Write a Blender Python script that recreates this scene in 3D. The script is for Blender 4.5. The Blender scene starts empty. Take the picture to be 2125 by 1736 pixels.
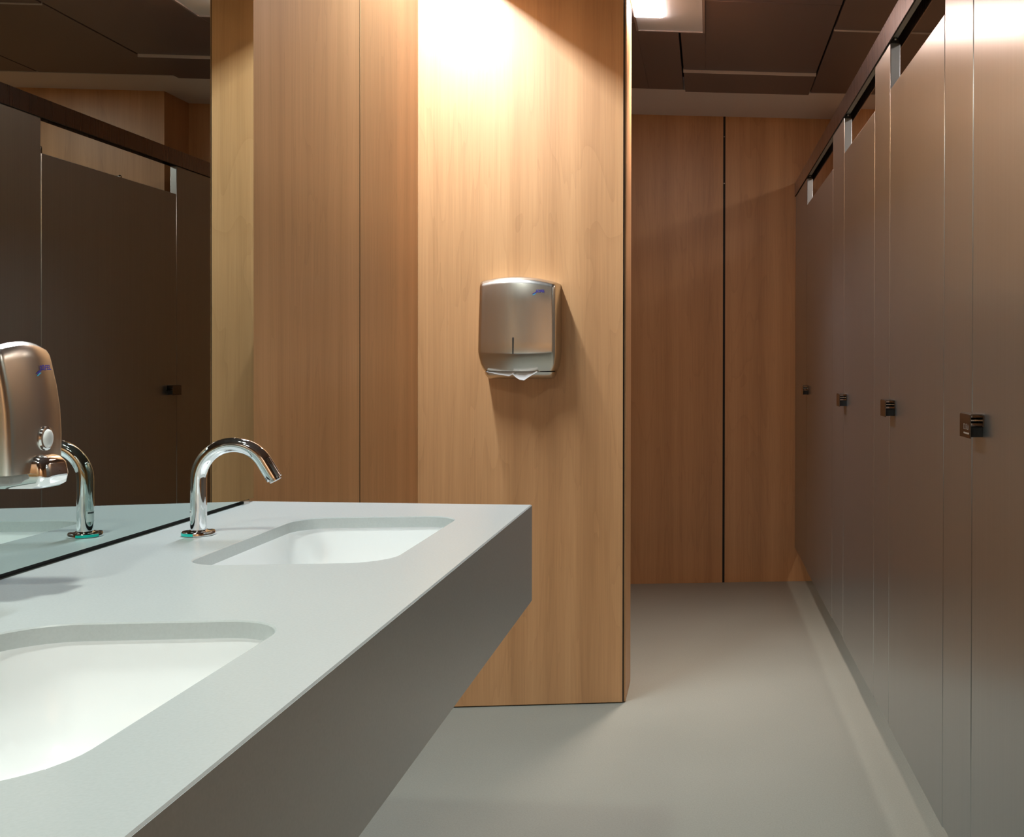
import bpy, math, random
from mathutils import Vector, Matrix
random.seed(4)
sc = bpy.context.scene
COL = sc.collection
PI = math.pi

# ------------------------------------------------------------------ materials
def new_mat(name):
    m = bpy.data.materials.new(name); m.use_nodes = True
    nt = m.node_tree
    return m, nt, nt.nodes['Principled BSDF']

def plain(name, col, rough=.5, metal=0., spec=.5, coat=0.):
    m, nt, b = new_mat(name)
    b.inputs['Base Color'].default_value = (*col, 1)
    b.inputs['Roughness'].default_value = rough
    b.inputs['Metallic'].default_value = metal
    b.inputs['Specular IOR Level'].default_value = spec
    b.inputs['Coat Weight'].default_value = coat
    return m

def N(nt, t, **kw):
    n = nt.nodes.new(t)
    for k, v in kw.items(): setattr(n, k, v)
    return n

def math_node(nt, op, a, b=None):
    n = N(nt, 'ShaderNodeMath', operation=op)
    for i, v in enumerate((a, b)):
        if v is None: continue
        if hasattr(v, 'links'): nt.links.new(v, n.inputs[i])
        else: n.inputs[i].default_value = v
    return n.outputs[0]

def ramp(nt, fac, stops):
    r = N(nt, 'ShaderNodeValToRGB')
    e = r.color_ramp.elements
    while len(e) < len(stops): e.new(.5)
    for i, (p, c) in enumerate(stops):
        e[i].position = p; e[i].color = (*c, 1) if len(c) == 3 else c
    nt.links.new(fac, r.inputs[0])
    return r.outputs[0]

def wood(name, dark, mid, light, seed=0., rough=.42):
    """veneer laminate: vertical strips of slightly different tone with long fine grain"""
    m, nt, b = new_mat(name)
    g = N(nt, 'ShaderNodeNewGeometry')
    s = N(nt, 'ShaderNodeSeparateXYZ'); nt.links.new(g.outputs['Position'], s.inputs[0])
    h = math_node(nt, 'ADD', s.outputs[0], s.outputs[1])
    def noise(fh, fz, detail, dist=0., off=0., rgh=.55):
        c = N(nt, 'ShaderNodeCombineXYZ')
        nt.links.new(math_node(nt, 'MULTIPLY', h, fh), c.inputs[0])
        c.inputs[1].default_value = seed + off
        nt.links.new(math_node(nt, 'MULTIPLY', s.outputs[2], fz), c.inputs[2])
        n = N(nt, 'ShaderNodeTexNoise'); n.inputs['Scale'].default_value = 1.
        n.inputs['Detail'].default_value = detail; n.inputs['Distortion'].default_value = dist
        n.inputs['Roughness'].default_value = rgh
        nt.links.new(c.outputs[0], n.inputs['Vector'])
        return n.outputs['Fac']
    strip = noise(9., .10, 2., 0., 0.)
    flame = noise(5., .55, 3., 1.2, 7.)
    rings = math_node(nt, 'FRACT', math_node(nt, 'MULTIPLY', flame, 9.))
    rings = math_node(nt, 'POWER', rings, 6.)
    fine = noise(190., 3.2, 4., 0., 3.)
    fac = math_node(nt, 'ADD', math_node(nt, 'MULTIPLY', strip, .55), math_node(nt, 'MULTIPLY', fine, .26))
    fac = math_node(nt, 'SUBTRACT', fac, math_node(nt, 'MULTIPLY', rings, .06))
    col = ramp(nt, fac, [(.24, dark), (.40, mid), (.58, light)])
    nt.links.new(col, b.inputs['Base Color'])
    b.inputs['Roughness'].default_value = rough
    b.inputs['Specular IOR Level'].default_value = .8
    return m

def steel(name, col, rough, aniso=.0, rot=0., grain=.06, tang=True, metal=1.):
    """brushed stainless steel, the grain running level"""
    m, nt, b = new_mat(name)
    g = N(nt, 'ShaderNodeNewGeometry')
    mp = N(nt, 'ShaderNodeMapping'); mp.inputs['Scale'].default_value = (160., 160., 1.5)
    nt.links.new(g.outputs['Position'], mp.inputs[0])
    n = N(nt, 'ShaderNodeTexNoise'); n.inputs['Scale'].default_value = 1.; n.inputs['Detail'].default_value = 3.
    nt.links.new(mp.outputs[0], n.inputs['Vector'])
    c = ramp(nt, n.outputs['Fac'], [(.3, tuple(x*(1-grain) for x in col)), (.7, tuple(x*(1+grain) for x in col))])
    nt.links.new(c, b.inputs['Base Color'])
    b.inputs['Metallic'].default_value = metal
    r = math_node(nt, 'ADD', rough-.03, math_node(nt, 'MULTIPLY', n.outputs['Fac'], .06))
    nt.links.new(r, b.inputs['Roughness'])
    if aniso:
        b.inputs['Anisotropic'].default_value = aniso
        b.inputs['Anisotropic Rotation'].default_value = rot
        if tang:
            t = N(nt, 'ShaderNodeTangent', direction_type='UV_MAP'); t.uv_map = 'UVMap'
            nt.links.new(t.outputs[0], b.inputs['Tangent'])
    return m

def speckle(name, c1, c2, c3, rough, scale=260., big=2.2, spec=.4):
    """cast resin: even tone with fine specks and soft large clouds"""
    m, nt, b = new_mat(name)
    g = N(nt, 'ShaderNodeNewGeometry')
    n1 = N(nt, 'ShaderNodeTexNoise'); n1.inputs['Scale'].default_value = scale; n1.inputs['Detail'].default_value = 2.
    n2 = N(nt, 'ShaderNodeTexNoise'); n2.inputs['Scale'].default_value = big; n2.inputs['Detail'].default_value = 3.
    for n in (n1, n2): nt.links.new(g.outputs['Position'], n.inputs['Vector'])
    f = math_node(nt, 'ADD', math_node(nt, 'MULTIPLY', n1.outputs['Fac'], .6), math_node(nt, 'MULTIPLY', n2.outputs['Fac'], .4))
    nt.links.new(ramp(nt, f, [(.34, c1), (.5, c2), (.68, c3)]), b.inputs['Base Color'])
    b.inputs['Roughness'].default_value = rough
    b.inputs['Specular IOR Level'].default_value = spec
    return m

def emit(name, col, s):
    m, nt, b = new_mat(name)
    b.inputs['Base Color'].default_value = (.8, .8, .8, 1)
    b.inputs['Emission Color'].default_value = (*col, 1)
    b.inputs['Emission Strength'].default_value = s
    return m

M = {}
M['wood'] = wood('wood_veneer', (.47, .235, .092), (.60, .315, .132), (.72, .40, .18))
M['wood_deep'] = wood('wood_veneer_deep', (.47, .235, .092), (.60, .315, .132), (.72, .40, .18), seed=21.)
M['black'] = plain('black_joint', (.008, .007, .006), .7)
M['steel'] = steel('brushed_steel_sheet', (.50, .505, .50), .30, .75, .0, grain=.035, metal=.94)
M['steel_small'] = steel('brushed_steel_cover', (.68, .65, .58), .25, grain=.015)
M['rail'] = steel('dark_rail_steel', (.33, .27, .26), .28, grain=.0)
M['inner'] = plain('lit_inside_grey', (.42, .44, .40), .45, .3)
M['pull'] = plain('dark_pull_plate', (.17, .15, .135), .22, 1.)
M['chrome'] = plain('chrome', (.86, .87, .88), .04, 1.)
M['chrome_dull'] = plain('chrome_bracket', (.55, .53, .50), .16, 1.)
M['bracket'] = plain('black_bracket', (.05, .046, .043), .35, .6)
M['mirror'] = plain('mirror_silver', (.58, .68, .655), 0.0, 1.)
M['glass_edge'] = plain('glass_edge', (.42, .55, .50), .15)
M['counter'] = speckle('solid_surface', (.48, .51, .495), (.50, .53, .515), (.52, .55, .535), .27, 320., 1.5, .45)
M['ceramic'] = plain('white_ceramic', (.93, .94, .93), .12, 0, .5, .3)
M['floor'] = speckle('resin_floor', (.25, .263, .222), (.278, .29, .246), (.306, .318, .272), .40, 230., 1.3, .45)
M['ceiling'] = plain('brown_ceiling_metal', (.15, .115, .112), .42, 0., .5)
M['seam_glint'] = plain('pale_seam_glint', (.62, .55, .50), .4)
M['plaster'] = plain('plaster', (.80, .74, .70), .8)
M['white_paint'] = plain('white_paint', (.62, .65, .68), .5)
M['lamp_trim'] = plain('lamp_trim', (.30, .26, .25), .4)
M['opal'] = emit('opal_diffuser', (1., .77, .68), 90.)
M['plastic_grey'] = plain('grey_plastic', (.33, .34, .32), .35)
M['window'] = plain('frosted_window', (.80, .82, .80), .25)
M['logo_blue'] = plain('logo_blue', (.035, .025, .30), .4)
M['logo_cyan'] = plain('logo_cyan', (.05, .42, .68), .4)
M['film'] = plain('turquoise_film', (.0, .62, .52), .35)
M['sticker'] = plain('sticker_white', (.75, .78, .77), .4)
M['ink'] = plain('sticker_ink', (.06, .07, .07), .5)
M['paper'] = plain('paper', (.86, .84, .80), .85)
M['etch'] = plain('etched_mark', (.42, .36, .30), .5, .6)

# ------------------------------------------------------------------ mesh helpers
class MB:
    def __init__(s): s.v = []; s.f = []; s.m = []
    def add(s, vs, fs, mi=0):
        o = len(s.v); s.v += [tuple(v) for v in vs]
        s.f += [tuple(i+o for i in f) for f in fs]; s.m += [mi]*len(fs)
    def box(s, x0, x1, y0, y1, z0, z1, mi=0):
        s.prism([(x0, y0), (x1, y0), (x1, y1), (x0, y1)], z0, z1, mi)
    def prism(s, poly, z0, z1, mi=0):
        """poly counter-clockwise in XY"""
        n = len(poly)
        vs = [(x, y, z0) for x, y in poly] + [(x, y, z1) for x, y in poly]
        fs = [tuple(reversed(range(n))), tuple(range(n, 2*n))]
        fs += [(i, (i+1) % n, n+(i+1) % n, n+i) for i in range(n)]
        s.add(vs, fs, mi)
    def loft(s, rings, cap0=True, cap1=True, mi=0):
        n = len(rings[0]); vs = [p for r in rings for p in r]; fs = []
        for k in range(len(rings)-1):
            for i in range(n):
                fs.append((k*n+i, k*n+(i+1) % n, (k+1)*n+(i+1) % n, (k+1)*n+i))
        if cap0: fs.append(tuple(reversed(range(n))))
        if cap1: fs.append(tuple(range((len(rings)-1)*n, len(rings)*n)))
        s.add(vs, fs, mi)
    def tube(s, path, r, n=28, mi=0, cap0=True, cap1=True):
        pts = [Vector(p) for p in path]; rings = []
        rad = r if isinstance(r, (list, tuple)) else [r]*len(pts)
        t0 = (pts[1]-pts[0]).normalized()
        a = Vector((0, 1, 0)) if abs(t0.y) < .9 else Vector((1, 0, 0))
        u = (a - t0*a.dot(t0)).normalized()
        for k, p in enumerate(pts):
            t = (pts[min(k+1, len(pts)-1)]-pts[max(k-1, 0)]).normalized()
            u = (u - t*u.dot(t)).normalized(); w = t.cross(u)
            rings.append([p + (u*math.cos(2*PI*i/n)+w*math.sin(2*PI*i/n))*rad[k] for i in range(n)])
        s.loft(rings, cap0, cap1, mi)
    def lathe(s, c, prof, n=40, mi=0):
        """prof: (radius, z) list from low to high, round a vertical axis at c"""
        s.loft([[(c[0]+r*math.cos(2*PI*i/n), c[1]+r*math.sin(2*PI*i/n), c[2]+z) for i in range(n)] for r, z in prof], True, True, mi)
    def build(s, name, mats, parent=None, bevel=0., smooth=35., seg=2):
        me = bpy.data.meshes.new(name); me.from_pydata(s.v, [], s.f)
        if not isinstance(mats, (list, tuple)): mats = [mats]
        for m in mats: me.materials.append(m)
        me.polygons.foreach_set('material_index', s.m)
        me.update()
        import bmesh
        bm = bmesh.new(); bm.from_mesh(me); bmesh.ops.recalc_face_normals(bm, faces=bm.faces); bm.to_mesh(me); bm.free()
        uv = me.uv_layers.new(name='UVMap')
        for l in me.loops:
            c = me.vertices[l.vertex_index].co; uv.data[l.index].uv = (c.x*1.001+c.y, c.z)
        me.shade_smooth(); me.set_sharp_from_angle(angle=math.radians(smooth))
        o = bpy.data.objects.new(name, me); COL.objects.link(o)
        if parent is not None:
            o.parent = parent; o.matrix_parent_inverse = Matrix.Translation(-world_loc(parent))
        if bevel:
            b = o.modifiers.new('edge', 'BEVEL'); b.width = bevel; b.segments = seg; b.limit_method = 'ANGLE'; b.angle_limit = math.radians(40)
            b.harden_normals = False
        return o

def world_loc(o):
    return Vector(o.location) if o.type == 'EMPTY' else Vector((0, 0, 0))

def thing(name, label, cat, loc, group=None):
    o = bpy.data.objects.new(name, None); COL.objects.link(o)
    o.location = loc; o.empty_display_size = .1
    o['label'] = label; o['category'] = cat; o['kind'] = 'thing'
    if group: o['group'] = group
    return o

def struct(o, label, cat):
    o['kind'] = 'structure'; o['label'] = label; o['category'] = cat
    return o

def rrect(x0, x1, y0, y1, r, n=10):
    pts = []
    for cx, cy, a0 in ((x1-r, y0+r, -90), (x1-r, y1-r, 0), (x0+r, y1-r, 90), (x0+r, y0+r, 180)):
        for i in range(n+1):
            a = math.radians(a0+90*i/n); pts.append((cx+r*math.cos(a), cy+r*math.sin(a)))
    return pts

# ------------------------------------------------------------------ main measures (metres)
WL = -.944          # plane of the left wall
MF = -.934          # front of the mirror glass
ZC = 2.393          # ceiling
YP, YP2 = 3.654, 3.895   # partition front, back
XP = -.279          # partition free edge
YF = 5.594          # far wall
YB = -1.6
XB = -2.3           # left end of the space behind the partition
XR = 2.05           # back of the stalls
def XS(y): return .4786 - .0117*(y-3)

# ------------------------------------------------------------------ setting
b = MB(); b.box(XB-.1, XR+.1, YB-.1, YF+.1, -.08, 0)
struct(b.build('floor', M['floor']), 'grey speckled poured resin floor', 'floor')

# ceiling of brown metal tiles with open joints
b = MB()
b.box(XB-.1, XR+.1, YB-.1, YF+.1, ZC+.16, ZC+.20, 1)
g = .004
cols = [XB, -1.852, -1.272, -.692, -.112, .468, 1.048, 1.628, XR]
cross = {4: [YB, -.8, .12, 1.04, 1.96, 2.88, 3.80, 4.716, 5.055], 5: [YB, -1.4, -.46, .46, 1.40, 2.32, 3.16, 4.08, 5.055]}
SLOT = (WL, -.765, 2.45, 3.655)        # slot of the strip light over the corner
LP = (-.274, -.014, 3.60, 4.160)      # opening of the lamp
for i in range(len(cols)-1):
    ys = cross[4 + (i % 2)]
    for k in range(len(ys)-1):
        x0, x1, y0, y1 = cols[i]+g, cols[i+1]-g, ys[k]+g*.5, ys[k+1]-g*.5
        dz = -.011 if (i, k) == (4, 7) else random.uniform(-.0012, .0012)
        if x0 > WL-.3 and x1 < WL and y1 < YP: continue
        z0, z1 = ZC+dz, ZC+.012+dz
        rects = [(x0, x1, y0, y1)]
        for lx0, lx1, ly0, ly1 in (LP, SLOT):   # leave the lamps' openings free
            nxt = []
            for p0, p1, q0, q1 in rects:
                if p1 <= lx0 or p0 >= lx1 or q1 <= ly0 or q0 >= ly1: nxt.append((p0, p1, q0, q1)); continue
                ex0, ex1 = max(p0, lx0), min(p1, lx1); ey0, ey1 = max(q0, ly0), min(q1, ly1)
                if ex0 > p0: nxt.append((p0, ex0, q0, q1))
                if ex1 < p1: nxt.append((ex1, p1, q0, q1))
                if ey0 > q0: nxt.append((ex0, ex1, q0, ey0))
                if ey1 < q1: nxt.append((ex0, ex1, ey1, q1))
            rects = nxt
        for p0, p1, q0, q1 in rects: b.box(p0, p1, q0, q1, z0, z1)
b.box(-.110, .466, 4.711, 4.7165, ZC-.012, ZC+.01, 2)  # pale strips added to draw the highlight along two cross joints
b.box(.470, 1.046, 4.0785, 4.0805, ZC-.006, ZC+.01, 2)
ceil = struct(b.build('ceiling', [M['ceiling'], M['black'], M['seam_glint']], bevel=.0015, seg=1), 'dark brown metal tile ceiling with open joints', 'ceiling')

# plaster band where the ceiling meets the far wall
b = MB(); b.box(XB, XR, 5.062, YF, ZC, ZC+.06)
struct(b.build('trim_1', M['plaster']), 'pale plaster ceiling band above the far wooden wall', 'trim')

# left wall: boards with one open joint beyond the mirror
b = MB()
b.box(WL-.12, WL-.02, YB, YP2-.03, 0, ZC+.17, 1)
for y0, y1 in ((YB, -.2), (-.196, 1.05), (1.054, 2.30), (2.303, 3.0578), (3.0672, YP-.002)):
    b.box(WL-.02, WL, y0, y1, .004, ZC+.17)
b.box(WL-.03, WL-.0015, 3.058, 3.067, .004, ZC+.16, 1)
struct(b.build('wall_left', [M['wood'], M['black']]), 'wood veneer wall carrying the mirror with a dark joint beyond it', 'wall')

# partition with the towel dispenser
b = MB()
b.box(WL-.02, XP-.004, YP+.02, YP2-.012, 0, ZC+.17, 1)
b.box(WL-.02, XP-.0035, YP, YP+.02, .004, ZC+.175)
b.box(XP-.004, XP, YP+.004, YP+.012, .004, ZC+.175, 1)
b.box(XP-.004, XP+.006, YP+.012, YP2, .002, ZC+.175)
b.box(XB, XP-.004, YP2-.012, YP2, .002, ZC+.175)
struct(b.build('wall_partition', [M['wood'], M['black']]), 'light wood veneer partition end carrying the towel dispenser', 'wall')

# far wall, with its joint, and the nearer jog beside the stalls
b = MB()
b.box(XB, .70, YF+.02, YF+.1, 0, ZC+.17, 1)
for x0, x1 in ((XB, -1.17), (-1.164, .0745), (.086, .68)):
    b.box(x0, x1, YF, YF+.02, 0, ZC+.17)
b.box(.665, XR, 5.352, YF+.05, 0, ZC+.17)
b.box(.0735, .087, YF+.0015, YF+.03, 0, ZC+.16, 1)
for z in (2.29, 2.05):
    b.tube([(.080, YF-.0005, z), (.080, YF+.003, z)], .0035, 12, 2)
struct(b.build('wall_far', [M['wood_deep'], M['black'], M['chrome_dull']]), 'wood veneer wall at the far end with a black vertical joint', 'wall')

b = MB(); b.box(XR, XR+.08, YB, YF, 0, ZC+.17)
struct(b.build('wall_right', M['wood_deep']), 'wood wall behind the toilet stalls', 'wall')
b = MB(); b.box(XB-.08, XB, YP2-.05, YF, 0, ZC+.17)
struct(b.build('wall_side', M['wood_deep']), 'wood wall closing the space behind the partition', 'wall')
b = MB(); b.box(WL-.1, XR, YB-.08, YB, 0, ZC+.17)
struct(b.build('wall_back', M['wood_deep']), 'wood wall behind the camera', 'wall')

# ------------------------------------------------------------------ vanity counter
ZT = .85; XF = -.355
def yend(x): return 2.344 - .1733*(x-MF)
Y0 = -.55
SINK_FAR = (-.752, -.462, 1.622, 2.092, .062)
SINK_NEAR = (-.764, -.463, .790, 1.277, .075)
van = thing('vanity_counter', 'long pale grey vanity counter holding two sinks, with a darker shaded apron', 'counter', (-.65, .9, ZT-.1945))
import bmesh
def counter_top():
    bm = bmesh.new(); t = .02; ch = .0016
    outer = [(WL+.001, Y0), (XF-.0005, Y0), (XF-.0005, yend(XF)), (WL+.001, yend(WL))]
    def off(poly, d):       # grow a convex CCW polygon by d
        n = len(poly); out = []
        for i in range(n):
            p0, p1, p2 = Vector(poly[i-1]), Vector(poly[i]), Vector(poly[(i+1) % n])
            e0, e1 = (p1-p0).normalized(), (p2-p1).normalized()
            n0, n1 = Vector((e0.y, -e0.x)), Vector((e1.y, -e1.x))
            k = (n0+n1); k = k/max(1e-6, k.dot(n0))
            out.append(tuple(p1+k*d))
        return out
    loops = [off(outer, -ch)] + [off(rrect(*s), ch) for s in (SINK_FAR, SINK_NEAR)]
    lows = [outer, rrect(*SINK_FAR), rrect(*SINK_NEAR)]
    edges = []; tops = []
    for lp in loops:
        vs = [bm.verts.new((x, y, ZT)) for x, y in lp]; tops.append(vs)
        edges += [bm.edges.new((vs[i], vs[(i+1) % len(vs)])) for i in range(len(vs))]
    bmesh.ops.triangle_fill(bm, edges=edges, use_beauty=True, use_dissolve=False)
    bots = []; bed = []
    for vs, lo in zip(tops, lows):
        mid = [bm.verts.new((x, y, ZT-ch)) for x, y in lo]
        bot = [bm.verts.new((x, y, ZT-t)) for x, y in lo]; bots.append(bot)
        n = len(vs)
        for a, c in ((vs, mid), (mid, bot)):
            for i in range(n): bm.faces.new((a[i], a[(i+1) % n], c[(i+1) % n], c[i]))
        bed += [bm.edges.get((bot[i], bot[(i+1) % n])) for i in range(n)]
    bmesh.ops.triangle_fill(bm, edges=bed, use_beauty=True, use_dissolve=False)
    bmesh.ops.recalc_face_normals(bm, faces=bm.faces)
    me = bpy.data.meshes.new('countertop'); bm.to_mesh(me); bm.free()
    me.materials.append(M['counter']); me.shade_smooth(); me.set_sharp_from_angle(angle=math.radians(30))
    o = bpy.data.objects.new('countertop', me); COL.objects.link(o)
    o.parent = van; o.matrix_parent_inverse = Matrix.Translation(-Vector(van.location))
counter_top()
b = MB()
b.prism([(XF-.02, Y0), (XF, Y0), (XF, yend(XF)), (XF-.02, yend(XF-.02))], ZT-.1945, ZT-.0018)
ap = b.build('apron', M['counter'], van); 
b = MB()
b.prism([(WL+.002, yend(WL)-.02), (XF-.0201, yend(XF-.02)-.02), (XF-.0201, yend(XF-.02)), (WL+.002, yend(WL))], ZT-.1945, ZT-.0201)
b.build('end_panel', M['counter'], van)

def sink(rect, label):
    x0, x1, y0, y1, r = rect
    root = thing('sink_basin', label, 'sink', ((x0+x1)/2, (y0+y1)/2, ZT-.185), 'undermount sinks in the vanity counter')
    b = MB(); rings = []
    z0 = ZT-.0203
    # (grow of the outline, drop)
    prof = [(.022, 0), (.004, 0), (.0035, -.004), (.003, -.02), (-.004, -.06), (-.014, -.095), (-.030, -.120), (-.055, -.134), (-.085, -.140), (-.112, -.143)]
    def ring(gr, dz):
        rr = max(.012, r+gr)
        return [(x, y, z0+dz) for x, y in rrect(x0-gr, x1+gr, y0-gr, y1+gr, rr, 8)]
    inner = [ring(g_, d) for g_, d in prof]
    outer = [ring(-.105, -.158), ring(-.05, -.150), ring(-.012, -.125), ring(.010, -.08), ring(.022, -.012)]
    b.loft(list(reversed(inner)), True, False)
    b.loft(outer, True, False)
    b.loft([outer[-1], inner[0]], False, False)
    b.build('bowl', M['ceramic'], root, smooth=50)
    cx, cy = (x0+x1)/2, (y0+y1)/2
    b = MB(); b.lathe((cx, cy, z0-.143), [(.030, -.002), (.031, .002), (.026, .003), (.022, .001), (.004, .0015)], 32)
    b.build('drain', M['chrome'], root)
    return root
sink(SINK_FAR, 'white undermount sink under the tip of the chrome faucet')
sink(SINK_NEAR, 'large white undermount sink at the near end of the counter, partly cut off')

# ------------------------------------------------------------------ mirror
mr = thing('wall_mirror', 'large frameless wall mirror standing behind the vanity counter', 'mirror', (MF, 1., .857))
b = MB()
YM0, YM1 = -.5, 2.344
b.add([(MF, YM0, .8575), (MF, YM1-.002, .8575), (MF, YM1-.002, 2.38), (MF, YM0, 2.38)], [(0, 1, 2, 3)], 0)
b.add([(MF, YM1-.002, .8575), (MF-.002, YM1, .8575), (MF-.002, YM1, 2.38), (MF, YM1-.002, 2.38),
       (MF-.006, YM1, .8575), (MF-.006, YM1, 2.38), (MF-.006, YM0, .8575), (MF-.006, YM0, 2.38), (MF, YM0, .8575), (MF, YM0, 2.38)],
      [(0, 1, 2, 3), (1, 4, 5, 2), (4, 6, 7, 5), (6, 8, 9, 7), (0, 8, 6, 4, 1), (3, 2, 5, 7, 9)], 1)
b.build('glass', [M['mirror'], M['glass_edge']], mr, smooth=5)
b = MB(); b.box(MF-.004, MF+.005, 2.283, 2.311, .8502, .8572)
b.build('clip', M['chrome_dull'], mr)
b = MB(); b.box(WL+.0005, MF-.0065, YM0+.01, YM1-.008, .8503, 2.37)
b.build('backing', M['black'], mr)

# ------------------------------------------------------------------ faucet
FX, FY = -.845, 1.899
fa = thing('faucet', 'chrome gooseneck faucet standing on the counter beside the mirror', 'faucet', (FX, FY, ZT))
b = MB(); b.lathe((FX, FY, ZT), [(.0244, .0002), (.0251, .001), (.0251, .0060), (.0240, .0075), (.0155, .0083), (.0138, .0095)], 48)
b.build('base_ring', M['chrome'], fa, smooth=40)
path = [(FX, FY, ZT+.008), (FX, FY, ZT+.03), (FX, FY, ZT+.06), (FX, FY, .935)]
R_, CX, CZ = .0560, FX+.0560, .9445
for i in range(25):
    a = math.radians(180 - 150*i/24); path.append((CX+R_*math.cos(a), FY, CZ+R_*math.sin(a)))
ex, ez = path[-1][0], path[-1][2]
for t in (.012, .026, .0335): path.append((ex+.5*t, FY, ez-.866*t))
b = MB(); b.tube(path, .0123, 36)
b.build('spout', M['chrome'], fa, smooth=40)
tx, tz = path[-1][0], path[-1][2]
b = MB(); b.tube([(tx-.001, FY, tz+.0017), (tx+.5*.004, FY, tz-.866*.004)], .0098, 32)
b.build('aerator', M['chrome_dull'], fa)
b = MB(); rin = []
for k in range(13):
    a = math.radians(196+78*k/12)
    rin.append([(FX+r*math.cos(a), FY+r*math.sin(a), ZT+z) for r, z in ((.0253, .0012), (.0257, .0012), (.0257, .0056), (.0253, .0056))])
b.loft(rin); o = b.build('film_strip', M['film'], fa); o['label'] = 'turquoise film strip round the base ring'
b = MB(); rin = []; rin2 = []
for k in range(9):
    a = math.radians(165+70*k/8)
    rin.append([(FX+r*math.cos(a), FY+r*math.sin(a), z) for r, z in ((.01228, .875), (.01248, .875), (.01248, .893), (.01228, .893))])
    rin2.append([(FX+r*math.cos(a), FY+r*math.sin(a), z) for r, z in ((.0124, .8885), (.0126, .8885), (.0126, .8912), (.0124, .8912))])
b.loft(rin, mi=0); b.loft(rin2[1:-1], mi=1)
o = b.build('sticker', [M['sticker'], M['ink']], fa); o['label'] = 'white sticker with a dark bar on the back of the spout'

# ------------------------------------------------------------------ logo on the dispensers
def logo_mesh(name, parent, origin, du, dv, dn, width):
    """five slanted blue letters with a two-tone wave under the first; du, dv: right and up on the surface, dn: outward"""
    cu = bpy.data.curves.new('logo_text', 'FONT'); cu.body = 'JOFEL'; cu.size = 1.; cu.shear = .25; cu.offset = .035
    tmp = bpy.data.objects.new('logo_text', cu); COL.objects.link(tmp)
    dg = bpy.context.evaluated_depsgraph_get(); dg.update()
    me0 = tmp.evaluated_get(dg).to_mesh()
    vs = [v.co.copy() for v in me0.vertices]; fs = [tuple(p.vertices) for p in me0.polygons]
    tmp.evaluated_get(dg).to_mesh_clear()
    bpy.data.objects.remove(tmp); bpy.data.curves.remove(cu)
    x0, x1 = min(v.x for v in vs), max(v.x for v in vs); y0, y1 = min(v.y for v in vs), max(v.y for v in vs)
    k = width/(x1-x0); kh = k*.95
    o, du, dv, dn = Vector(origin), Vector(du), Vector(dv), Vector(dn)
    P = lambda a, c, e=.0: o+du*a+dv*c+dn*e
    b = MB(); b.add([P((v.x-x0)*k, (v.y-y0)*kh, .0005) for v in vs], fs, 0)
    h = (y1-y0)*kh
    def wave(y, th, mi, a0, a1):
        n = 14; up = []; lo = []
        for i in range(n+1):
            t = i/n; a = a0+(a1-a0)*t
            c = y + h*.42*(t*t*(3-2*t)); w = th*math.sin(PI*min(1, .12+t*.8))
            up.append((a, c+w)); lo.append((a, c-w*.4))
        for i in range(n):
            b.add([P(*lo[i], .0006), P(*lo[i+1], .0006), P(*up[i+1], .0006), P(*up[i], .0006)], [(0, 1, 2, 3)], mi)
    wave(-h*.30, h*.20, 0, -width*.30, width*.16)
    wave(-h*.66, h*.16, 1, -width*.30, width*.10)
    return b.build(name, [M['logo_blue'], M['logo_cyan']], parent)

# ------------------------------------------------------------------ paper towel dispenser on the partition
td = thing('paper_towel_dispenser', 'brushed steel paper towel dispenser mounted on the light wood partition', 'towel dispenser', (-.608, YP, 1.08))
TC = -.607
def towel_cover():
    b = MB(); rings = []
    # (depth from the wall, half width, z at the side, arch rise towards the middle)
    def section(z, depth, hw, rc=.013, n=8, bulge=.008):
        """plan outline of the cover at one height: flat back, rounded front corners, front slightly bowed"""
        pts = [(TC-hw-.003, YP-.001), ]
        for i in range(n+1):
            a = math.radians(180+90*i/n); pts.append((TC-hw+rc+rc*math.cos(a), YP-depth+rc+rc*math.sin(a)))
        for i in range(1, 12):
            t = i/12; x = TC-hw+rc+(2*hw-2*rc)*t; pts.append((x, YP-depth-bulge*math.sin(PI*t)))
        for i in range(n+1):
            a = math.radians(270+90*i/n); pts.append((TC+hw-rc+rc*math.cos(a), YP-depth+rc+rc*math.sin(a)))
        pts.append((TC+hw+.003, YP-.001))
        return [(x, y, z) for x, y in pts]
    prof = [(1.108, .094, .109), (1.118, .103, .113), (1.130, .112, .1165), (1.150, .122, .1195), (1.166, .128, .121), (1.172, .129, .1212), (1.20, .127, .1212), (1.26, .123, .121), (1.32, .119, .120), (1.372, .115, .1195), (1.378, .1135, .1195), (1.384, .109, .1193), (1.389, .101, .119), (1.392, .090, .1185), (1.393, .07, .118)]
    zmax = prof[-1][0]
    for z, d, hw in prof:
        r = section(z, d, hw)
        if z > 1.17:   # the top is arched: rise grows towards the middle
            k = min(1., (z-1.17)/(zmax-1.17))
            r = [(x, y, z+.017*k*k*max(0, 1-((x-TC)/.121)**2)) for x, y, z in r]
        if z < 1.175:  # the fold line above the mouth sags in the middle
            r = [(x, y, z-.006*max(0, 1-((x-TC)/.121)**2)*(1 if z > 1.14 else .3)) for x, y, z in r]
        rings.append(r)
    b.loft(rings, True, True)
    return b
towel_cover().build('cover', M['steel_small'], td, smooth=28)
b = MB()
prof = [(1.082, .062, .100), (1.088, .072, .104), (1.095, .084, .107), (1.104, .090, .109)]
rings = []
for z, d, hw in prof:
    pts = [(TC-hw, YP-.001)] + [(TC-hw+.014+.014*math.cos(math.radians(180+90*i/6)), YP-d+.014+.014*math.sin(math.radians(180+90*i/6))) for i in range(7)]
    pts += [(TC+hw-.014+.014*math.cos(math.radians(270+90*i/6)), YP-d+.014+.014*math.sin(math.radians(270+90*i/6))) for i in range(7)] + [(TC+hw, YP-.001)]
    rings.append([(x, y, z) for x, y in pts])
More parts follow.
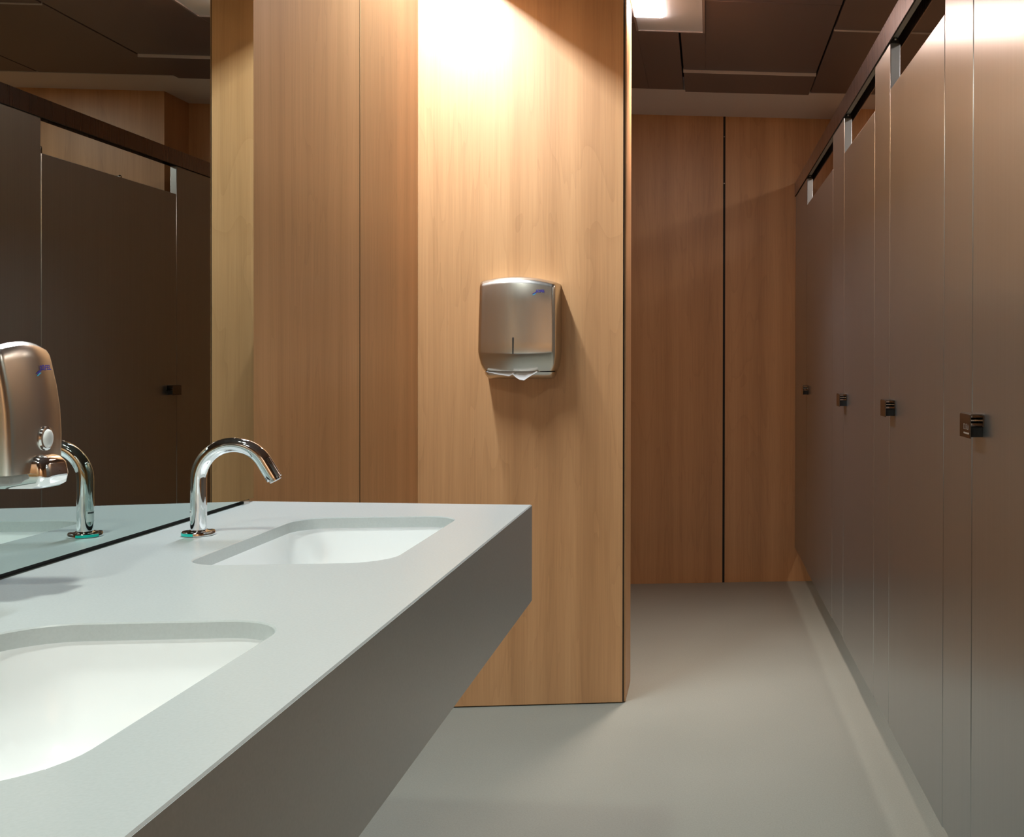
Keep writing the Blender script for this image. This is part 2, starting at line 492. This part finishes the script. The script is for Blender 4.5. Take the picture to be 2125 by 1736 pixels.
b.loft(rings); b.build('mouth', M['steel_small'], td, smooth=40)
b = MB(); b.box(TC-.104, TC+.104, YP-.085, YP-.01, 1.1035, 1.1085); b.build('slot', M['black'], td)
b = MB(); b.box(TC-.0115, TC-.0075, YP-.1372, YP-.12, 1.162, 1.214); b.build('level_window', M['black'], td)
logo_mesh('logo', td, (-.549, YP-.1262, 1.3565), (1, 0, 0), (0, 0, 1), (0, -1, 0), .030)

# the towel in its mouth
pt = thing('paper_towel', 'white paper towel poking out of the steel dispenser', 'paper towel', (TC, YP-.09, 1.085))
b = MB()
def sheet(b, pts_top, pts_bot, y0, y1, sag):
    n = len(pts_top); th = .0012
    for k in range(n-1):
        pass
    up = [(x, y0, z) for x, z in pts_top]; lo = [(x, y1, z) for x, z in pts_bot]
    vs = up+lo+[(x, y+th, z+th) for x, y, z in up]+[(x, y+th, z+th) for x, y, z in lo]
    fs = []
    for i in range(n-1):
        fs += [(i, i+1, n+i+1, n+i), (2*n+i, 3*n+i, 3*n+i+1, 2*n+i+1), (i, 2*n+i, 2*n+i+1, i+1), (n+i, n+i+1, 3*n+i+1, 3*n+i)]
    fs += [(0, n, 3*n, 2*n), (n-1, 3*n-1, 4*n-1, 2*n-1)]
    b.add(vs, fs)
sheet(b, [(-.705, 1.1050), (-.685, 1.1055), (-.665, 1.1055), (-.645, 1.1055), (-.63, 1.1055), (-.616, 1.1055)],
         [(-.705, 1.1045), (-.685, 1.1000), (-.665, 1.0955), (-.645, 1.0925), (-.634, 1.0905), (-.620, 1.099)], YP-.087, YP-.104, 0)
b.build('back_fold', M['paper'], pt, smooth=60)
b = MB()
sheet(b, [(-.627, 1.1055), (-.61, 1.1055), (-.595, 1.1055), (-.58, 1.1055), (-.560, 1.1055), (-.540, 1.1055)],
         [(-.622, 1.097), (-.611, 1.0865), (-.600, 1.0795), (-.586, 1.0775), (-.568, 1.090), (-.544, 1.105)], YP-.087, YP-.112, 0)
b.build('front_fold', M['paper'], pt, smooth=60)

# ------------------------------------------------------------------ soap dispenser on the mirror
sd = thing('soap_dispenser', 'brushed steel soap dispenser with chrome push lever mounted on the mirror', 'soap dispenser', (MF, 1.435, .985))
SY = 1.437
def soap_cover():
    b = MB(); rings = []
    def section(z, d, hw, rc=.010, n=8, bulge=.004):
        pts = [(MF+.001, SY-hw-.002)]
        for i in range(n+1):
            a = math.radians(270+90*i/n); pts.append((MF+d-rc+rc*math.cos(a), SY-hw+rc+rc*math.sin(a)))
        for i in range(1, 10):
            t = i/10; pts.append((MF+d+bulge*math.sin(PI*t), SY-hw+rc+(2*hw-2*rc)*t))
        for i in range(n+1):
            a = math.radians(90*i/n); pts.append((MF+d-rc+rc*math.cos(a), SY+hw-rc+rc*math.sin(a)))
        pts.append((MF+.001, SY+hw+.002))
        return [(x, y, z) for x, y in pts]
    prof = [(1.003, .104, .0535), (1.02, .1055, .0545), (1.05, .1055, .055), (1.08, .104, .055), (1.11, .100, .0545), (1.138, .094, .0542), (1.146, .0920, .054), (1.1515, .0885, .0537), (1.155, .082, .0532)]
    for z, d, hw in prof:
        r = section(z, d, hw); k = max(0, (z-1.06)/.0955)
        r = [(x, y, z+.010*k*k*max(0, 1-((y-SY)/.056)**2)) for x, y, z in r]
        rings.append(r)
    b.loft(rings); return b
soap_cover().build('cover', M['steel_small'], sd, smooth=28)
b = MB(); pts = [(MF+.001, SY-.0545), (MF+.085, SY-.052), (MF+.098, SY-.040), (MF+.098, SY+.040), (MF+.085, SY+.052), (MF+.001, SY+.0545)]
b.prism(pts, .990, 1.0025); b.build('back_plate', M['plastic_grey'], sd, bevel=.003)
# window
b = MB(); rings = []
for e, r in ((0, .0132), (.0035, .0125), (.0042, .0105)):
    rings.append([(MF+.1085+e, SY+.006+r*math.cos(2*PI*i/32), 1.044+1.18*r*math.sin(2*PI*i/32)) for i in range(32)])
b.loft(rings); b.build('window_rim', M['chrome'], sd, smooth=30)
b = MB(); rings = []
for e, r in ((.0035, .0100), (.0055, .0095), (.0068, .0070), (.0072, .003)):
    rings.append([(MF+.1085+e, SY+.006+r*math.cos(2*PI*i/32), 1.044+1.18*r*math.sin(2*PI*i/32)) for i in range(32)])
b.loft(rings); b.build('window_lens', M['window'], sd, smooth=60)
# push lever: a chrome scoop
LY = SY+.006; b = MB(); rings = []
for z, d0, d1, hw in ((.984, .030, .118, .024), (.988, .030, .124, .0265), (1.000, .040, .1265, .027), (1.014, .060, .1245, .0255), (1.0215, .075, .119, .0225), (1.0245, .090, .112, .018)):
    rc = .011; pts = [(MF+d0, LY-hw)]
    for i in range(9):
        a = math.radians(270+90*i/8); pts.append((MF+d1-rc+rc*math.cos(a), LY-hw+rc+rc*math.sin(a)))
    for i in range(9):
        a = math.radians(90*i/8); pts.append((MF+d1-rc+rc*math.cos(a), LY+hw-rc+rc*math.sin(a)))
    pts.append((MF+d0, LY+hw)); rings.append([(x, y, z) for x, y in pts])
b.loft(rings); b.build('push_lever', M['chrome'], sd, smooth=50)
logo_mesh('logo', sd, (MF+.1012, SY+.009, 1.1275), (0, 1, 0), (-.16, 0, .987), (.987, 0, .16), .024)

# ------------------------------------------------------------------ toilet stalls
TH = .027; ZG, ZPT, ZDT, ZDB = .175, 1.989, 1.865, .170
def slab(b, y0, y1, z0, z1, d0=0., d1=TH, mi=0):
    """upright sheet in the stall front, from y0 to y1, d0..d1 behind its face"""
    b.prism([(XS(y0)+d0, y0), (XS(y0)+d1, y0), (XS(y1)+d1, y1), (XS(y1)+d0, y1)], z0, z1, mi)
stalls = [  # door from, to; pilaster from, to; label
    (1.335, 1.9845, 1.987, 2.218, 'nearest brushed steel toilet stall, with lettered pull plate and narrow pilaster'),
    (2.2205, 2.8535, 2.856, 3.101, 'second brushed steel toilet stall from the camera'),
    (3.1035, 3.7525, 3.755, 4.062, 'third brushed steel toilet stall from the camera'),
    (4.0645, 5.0145, 5.017, 5.588, 'farthest brushed steel toilet stall, meeting the far wooden wall')]
for i, (y0, y1, q0, q1, lab) in enumerate(stalls):
    st = thing('toilet_stall', lab, 'toilet stall', (XS(y1)+TH/2, y1, ZDB), 'brushed steel toilet stalls')
    b = MB(); slab(b, q0, q1, ZG, ZPT); b.build('pilaster', M['steel'], st, bevel=.002)
    if i == 0:
        b = MB(); slab(b, 1.06, y0-.003, ZG, ZPT); b.build('pilaster', M['steel'], st, bevel=.002)
    b = MB(); slab(b, q0+.001, q0+.05, ZPT+.0003, 2.0015, .004, TH-.003)
    slab(b, q0-.003, q0+.001, 1.996, 2.02, .008, TH-.008)
    for dz in (1.998, 2.014): b.tube([(XS(q0)+.0135, q0-.006, dz), (XS(q0)+.0135, q0-.002, dz)], .0035, 12, 1)
    b.build('bracket', [M['bracket'], M['chrome_dull']], st, bevel=.002)
    b = MB(); slab(b, y0+.0005, y1-.001, ZDB, ZDT); d = b.build('door', M['steel'], st, bevel=.002)
    # pull: a plate bent to an upside-down U
    yb = y1-.010 if i == 0 else y1-.012; ya = yb-.075
    t = .0022
    zp = (.9955, .989, .977, .976)[i]
    prof = [(-.0262, zp+.0095), (-.0262, zp+.0500), (-.0252, zp+.0522), (-.0230, zp+.0532), (-.0030, zp+.0532), (-.0008, zp+.0522), (-.0003, zp+.0500), (-.0003, zp+.0300),
            (-.0003-t, zp+.0300), (-.0003-t, zp+.0492), (-.0042, zp+.0510), (-.0220, zp+.0510), (-.0240, zp+.0492), (-.0240, zp+.0095)]
    b = MB(); b.loft([[(XS(y)+dx, y, z) for dx, z in prof] for y in (ya, yb)])
    b.tube([(XS(ya)-.024, (ya+yb)/2, zp+.040), (XS(ya)-.0004, (ya+yb)/2, zp+.040)], .0055, 16, 1)
    b.tube([(XS(ya)-.024, (ya+yb)/2+.012, zp+.033), (XS(ya)-.0175, (ya+yb)/2+.012, zp+.033)], .003, 12, 1)
    b.prism([(XS(ya)-.0235, ya+.008), (XS(ya)-.0008, ya+.008), (XS(yb)-.0008, yb-.006), (XS(yb)-.0235, yb-.006)], zp+.0115, zp+.0290, 3)
    if i == 0:
        def mark(u0, u1, z0, z1):    # u runs from the far end of the plate
            q = lambda u, z: (XS(yb-u)-.0264, yb-u, z)
            b.add([q(u0, z0), q(u1, z0), q(u1, z1), q(u0, z1)], [(0, 1, 2, 3)], 2)
        for u, w, h in ((.030, .0016, .010), (.035, .0016, .010), (.0395, .003, .0016), (.045, .0016, .010), (.050, .0016, .010), (.055, .0016, .007), (.060, .0016, .010), (.066, .0016, .008)):
            mark(u, u+w, zp+.0245, zp+.0245+h)
        mark(.030, .034, zp+.0245, zp+.026); mark(.030, .036, zp+.033, zp+.0345); mark(.045, .0516, zp+.033, zp+.0345); mark(.055, .0616, zp+.0245, zp+.026)
        mark(.030, .070, zp+.0165, zp+.0195)
    b.build('pull_handle', [M['pull'], M['chrome'], M['etch'], M['black']], d, bevel=.0003, smooth=30)
    ym = y0+(y1-y0)*.55
    b = MB(); b.lathe((XS(ym)+.012, ym, ZDT), [(.007, 0), (.0075, .004), (.006, .008), (.003, .011)], 16)
    b.tube([(XS(ym)+.012, ym, ZDT+.006), (XS(ym)+.03, ym, ZDT+.006), (XS(ym)+.04, ym, ZDT-.02)], .003, 10)
    b.build('coat_hook', M['chrome'], d, smooth=60)
    b = MB(); b.lathe((XS(y0)+.013, y0+.012, ZDT), [(.008, 0), (.008, .022), (.006, .026)], 16); b.build('hinge', M['chrome_dull'], d, smooth=40)

hr = thing('stall_headrail', 'dark steel headrail running along the tops of the stall pilasters', 'rail', (XS(3), 3.4, 1.992))
b = MB(); y0, y1 = .4, 5.592; w = .003; a, c = -.004, .040; zb, zt = 1.9905, 2.058
prof = [(a, zb), (a, zt), (c, zt), (c, zb), (c-w, zb), (c-w, zt-w), (a+w, zt-w), (a+w, zb)]
b.loft([[(XS(y)+dx, y, z) for dx, z in prof] for y in (y0, y1)])
b.build('channel', M['rail'], hr, bevel=.0006)
b = MB(); slab(b, y0, y1, zb-.0012, zb-.0002, a-.0006, a+w+.0006); b.build('lip_seal', M['black'], hr)
b = MB(); slab(b, y0, y1, zb+.012, zb+.020, a+w+.0002, a+w+.0215); b.build('lit_inside_strip', M['inner'], hr)  # paler strip added to show the lit inside of the channel

# ------------------------------------------------------------------ ceiling lamp
cl = thing('ceiling_light', 'recessed white ceiling light with a glowing opal square beside the partition', 'ceiling light', ((LP[0]+LP[1])/2, (LP[2]+LP[3])/2, ZC))
x0, x1, y0, y1 = LP
ox0, ox1, oy0, oy1 = -.268, -.166, 3.915-.20, 3.985
b = MB(); zz = ZC-.002
def frame(b, o, i, z0, z1, mi=0):
    (a0, a1, c0, c1), (p0, p1, q0, q1) = o, i
    b.box(a0, p0, c0, c1, z0, z1, mi); b.box(p1, a1, c0, c1, z0, z1, mi)
    b.box(p0, p1, c0, q0, z0, z1, mi); b.box(p0, p1, q1, c1, z0, z1, mi)
frame(b, (x0+.010, x1-.010, y0+.010, y1-.010), (ox0+.0002, ox1, oy0, oy1), zz, zz+.012)
b.build('plate', M['white_paint'], cl)
b = MB(); frame(b, (x0+.001, x1-.001, y0+.001, y1-.001), (x0+.009, x1-.009, y0+.009, y1-.009), ZC-.006, ZC+.02)
b.build('trim_ring', M['lamp_trim'], cl)
b = MB(); b.box(ox0+.0005, ox1-.0005, oy0+.0005, oy1-.0005, zz-.006, zz+.010); b.build('diffuser', M['opal'], cl, bevel=.003)

# ------------------------------------------------------------------ lights of the room and one added fill
def area(name, loc, size, power, col=(1, 1, 1), rot=(0, 0, 0), shape='DISK', spread=PI):
    l = bpy.data.lights.new(name, 'AREA'); l.shape = shape; l.size = size if not isinstance(size, tuple) else size[0]; l.energy = power; l.color = col; l.spread = spread
    if shape == 'RECTANGLE': l.size, l.size_y = size if isinstance(size, tuple) else (size, size)
    o = bpy.data.objects.new(name, l); COL.objects.link(o); o.location = loc; o.rotation_euler = rot
    return o
def spot(name, loc, power, ang, blend, rad, col=(1, 1, 1), rot=(0, 0, 0)):
    l = bpy.data.lights.new(name, 'SPOT'); l.energy = power; l.spot_size = math.radians(ang); l.spot_blend = blend; l.shadow_soft_size = rad; l.color = col
    o = bpy.data.objects.new(name, l); COL.objects.link(o); o.location = loc; o.rotation_euler = rot
    return o
COOL = (.94, 1., .94); WARM = (1., .93, .86)
for y, pw in ((.2, 11), (1.25, 10)):
    area('wall_downlight', (-.84, y, ZC-.01), .12, pw, COOL, spread=2.5)
area('corner_striplight', (-.914, 2.98, ZC+.112), (.05, .95), 40, (.86, .97, 1.07), shape='RECTANGLE')
for y in (1.5, 2.5, 3.45, 4.6):
    area('stall_downlight', (1.35, y, ZC-.01), .30, 4.6, WARM)

area('ceiling_light_beam', (-.19, 3.93, ZC-.014), .09, 7., (1, .82, .74), spread=1.3)
area('back_wall_fill', (.1, -.8, ZC-.01), .2, 14., (1, .97, .92), rot=(math.radians(-38), 0, 0), spread=1.7)  # unseen fill lamp, added to brighten the back wall for reflections

w = bpy.data.worlds.new('World'); sc.world = w; w.use_nodes = True
w.node_tree.nodes['Background'].inputs[0].default_value = (0, 0, 0, 1)

# ------------------------------------------------------------------ camera
F, PX, PY = 2250.53, 1691.82, 760.72
W, H = 2125, 1736
r = Vector((.99515888, -.0982404, .00276181)); u = Vector((-.00215705, .00626153, .99997807)); f = Vector((.09825554, .99514301, -.00601931))
cam = bpy.data.cameras.new('camera'); co = bpy.data.objects.new('camera', cam); COL.objects.link(co)
co.matrix_world = Matrix(((r.x, u.x, -f.x, 0), (r.y, u.y, -f.y, 0), (r.z, u.z, -f.z, 1.14436), (0, 0, 0, 1)))
cam.sensor_width = 36; cam.sensor_fit = 'HORIZONTAL'; cam.lens = F*36/W
cam.shift_x = (W/2-PX)/W; cam.shift_y = (PY-H/2)/W
cam.clip_start = .02; cam.clip_end = 60
sc.camera = co
vs = sc.view_settings
vs.view_transform = 'Standard'; vs.look = 'None'; vs.gamma = 1; vs.use_curve_mapping = False
vs.exposure = 0.0
sc.cycles.use_denoising = True
sc.cycles.max_bounces = 14; sc.cycles.diffuse_bounces = 6; sc.cycles.glossy_bounces = 8
sc.cycles.sample_clamp_indirect = 6
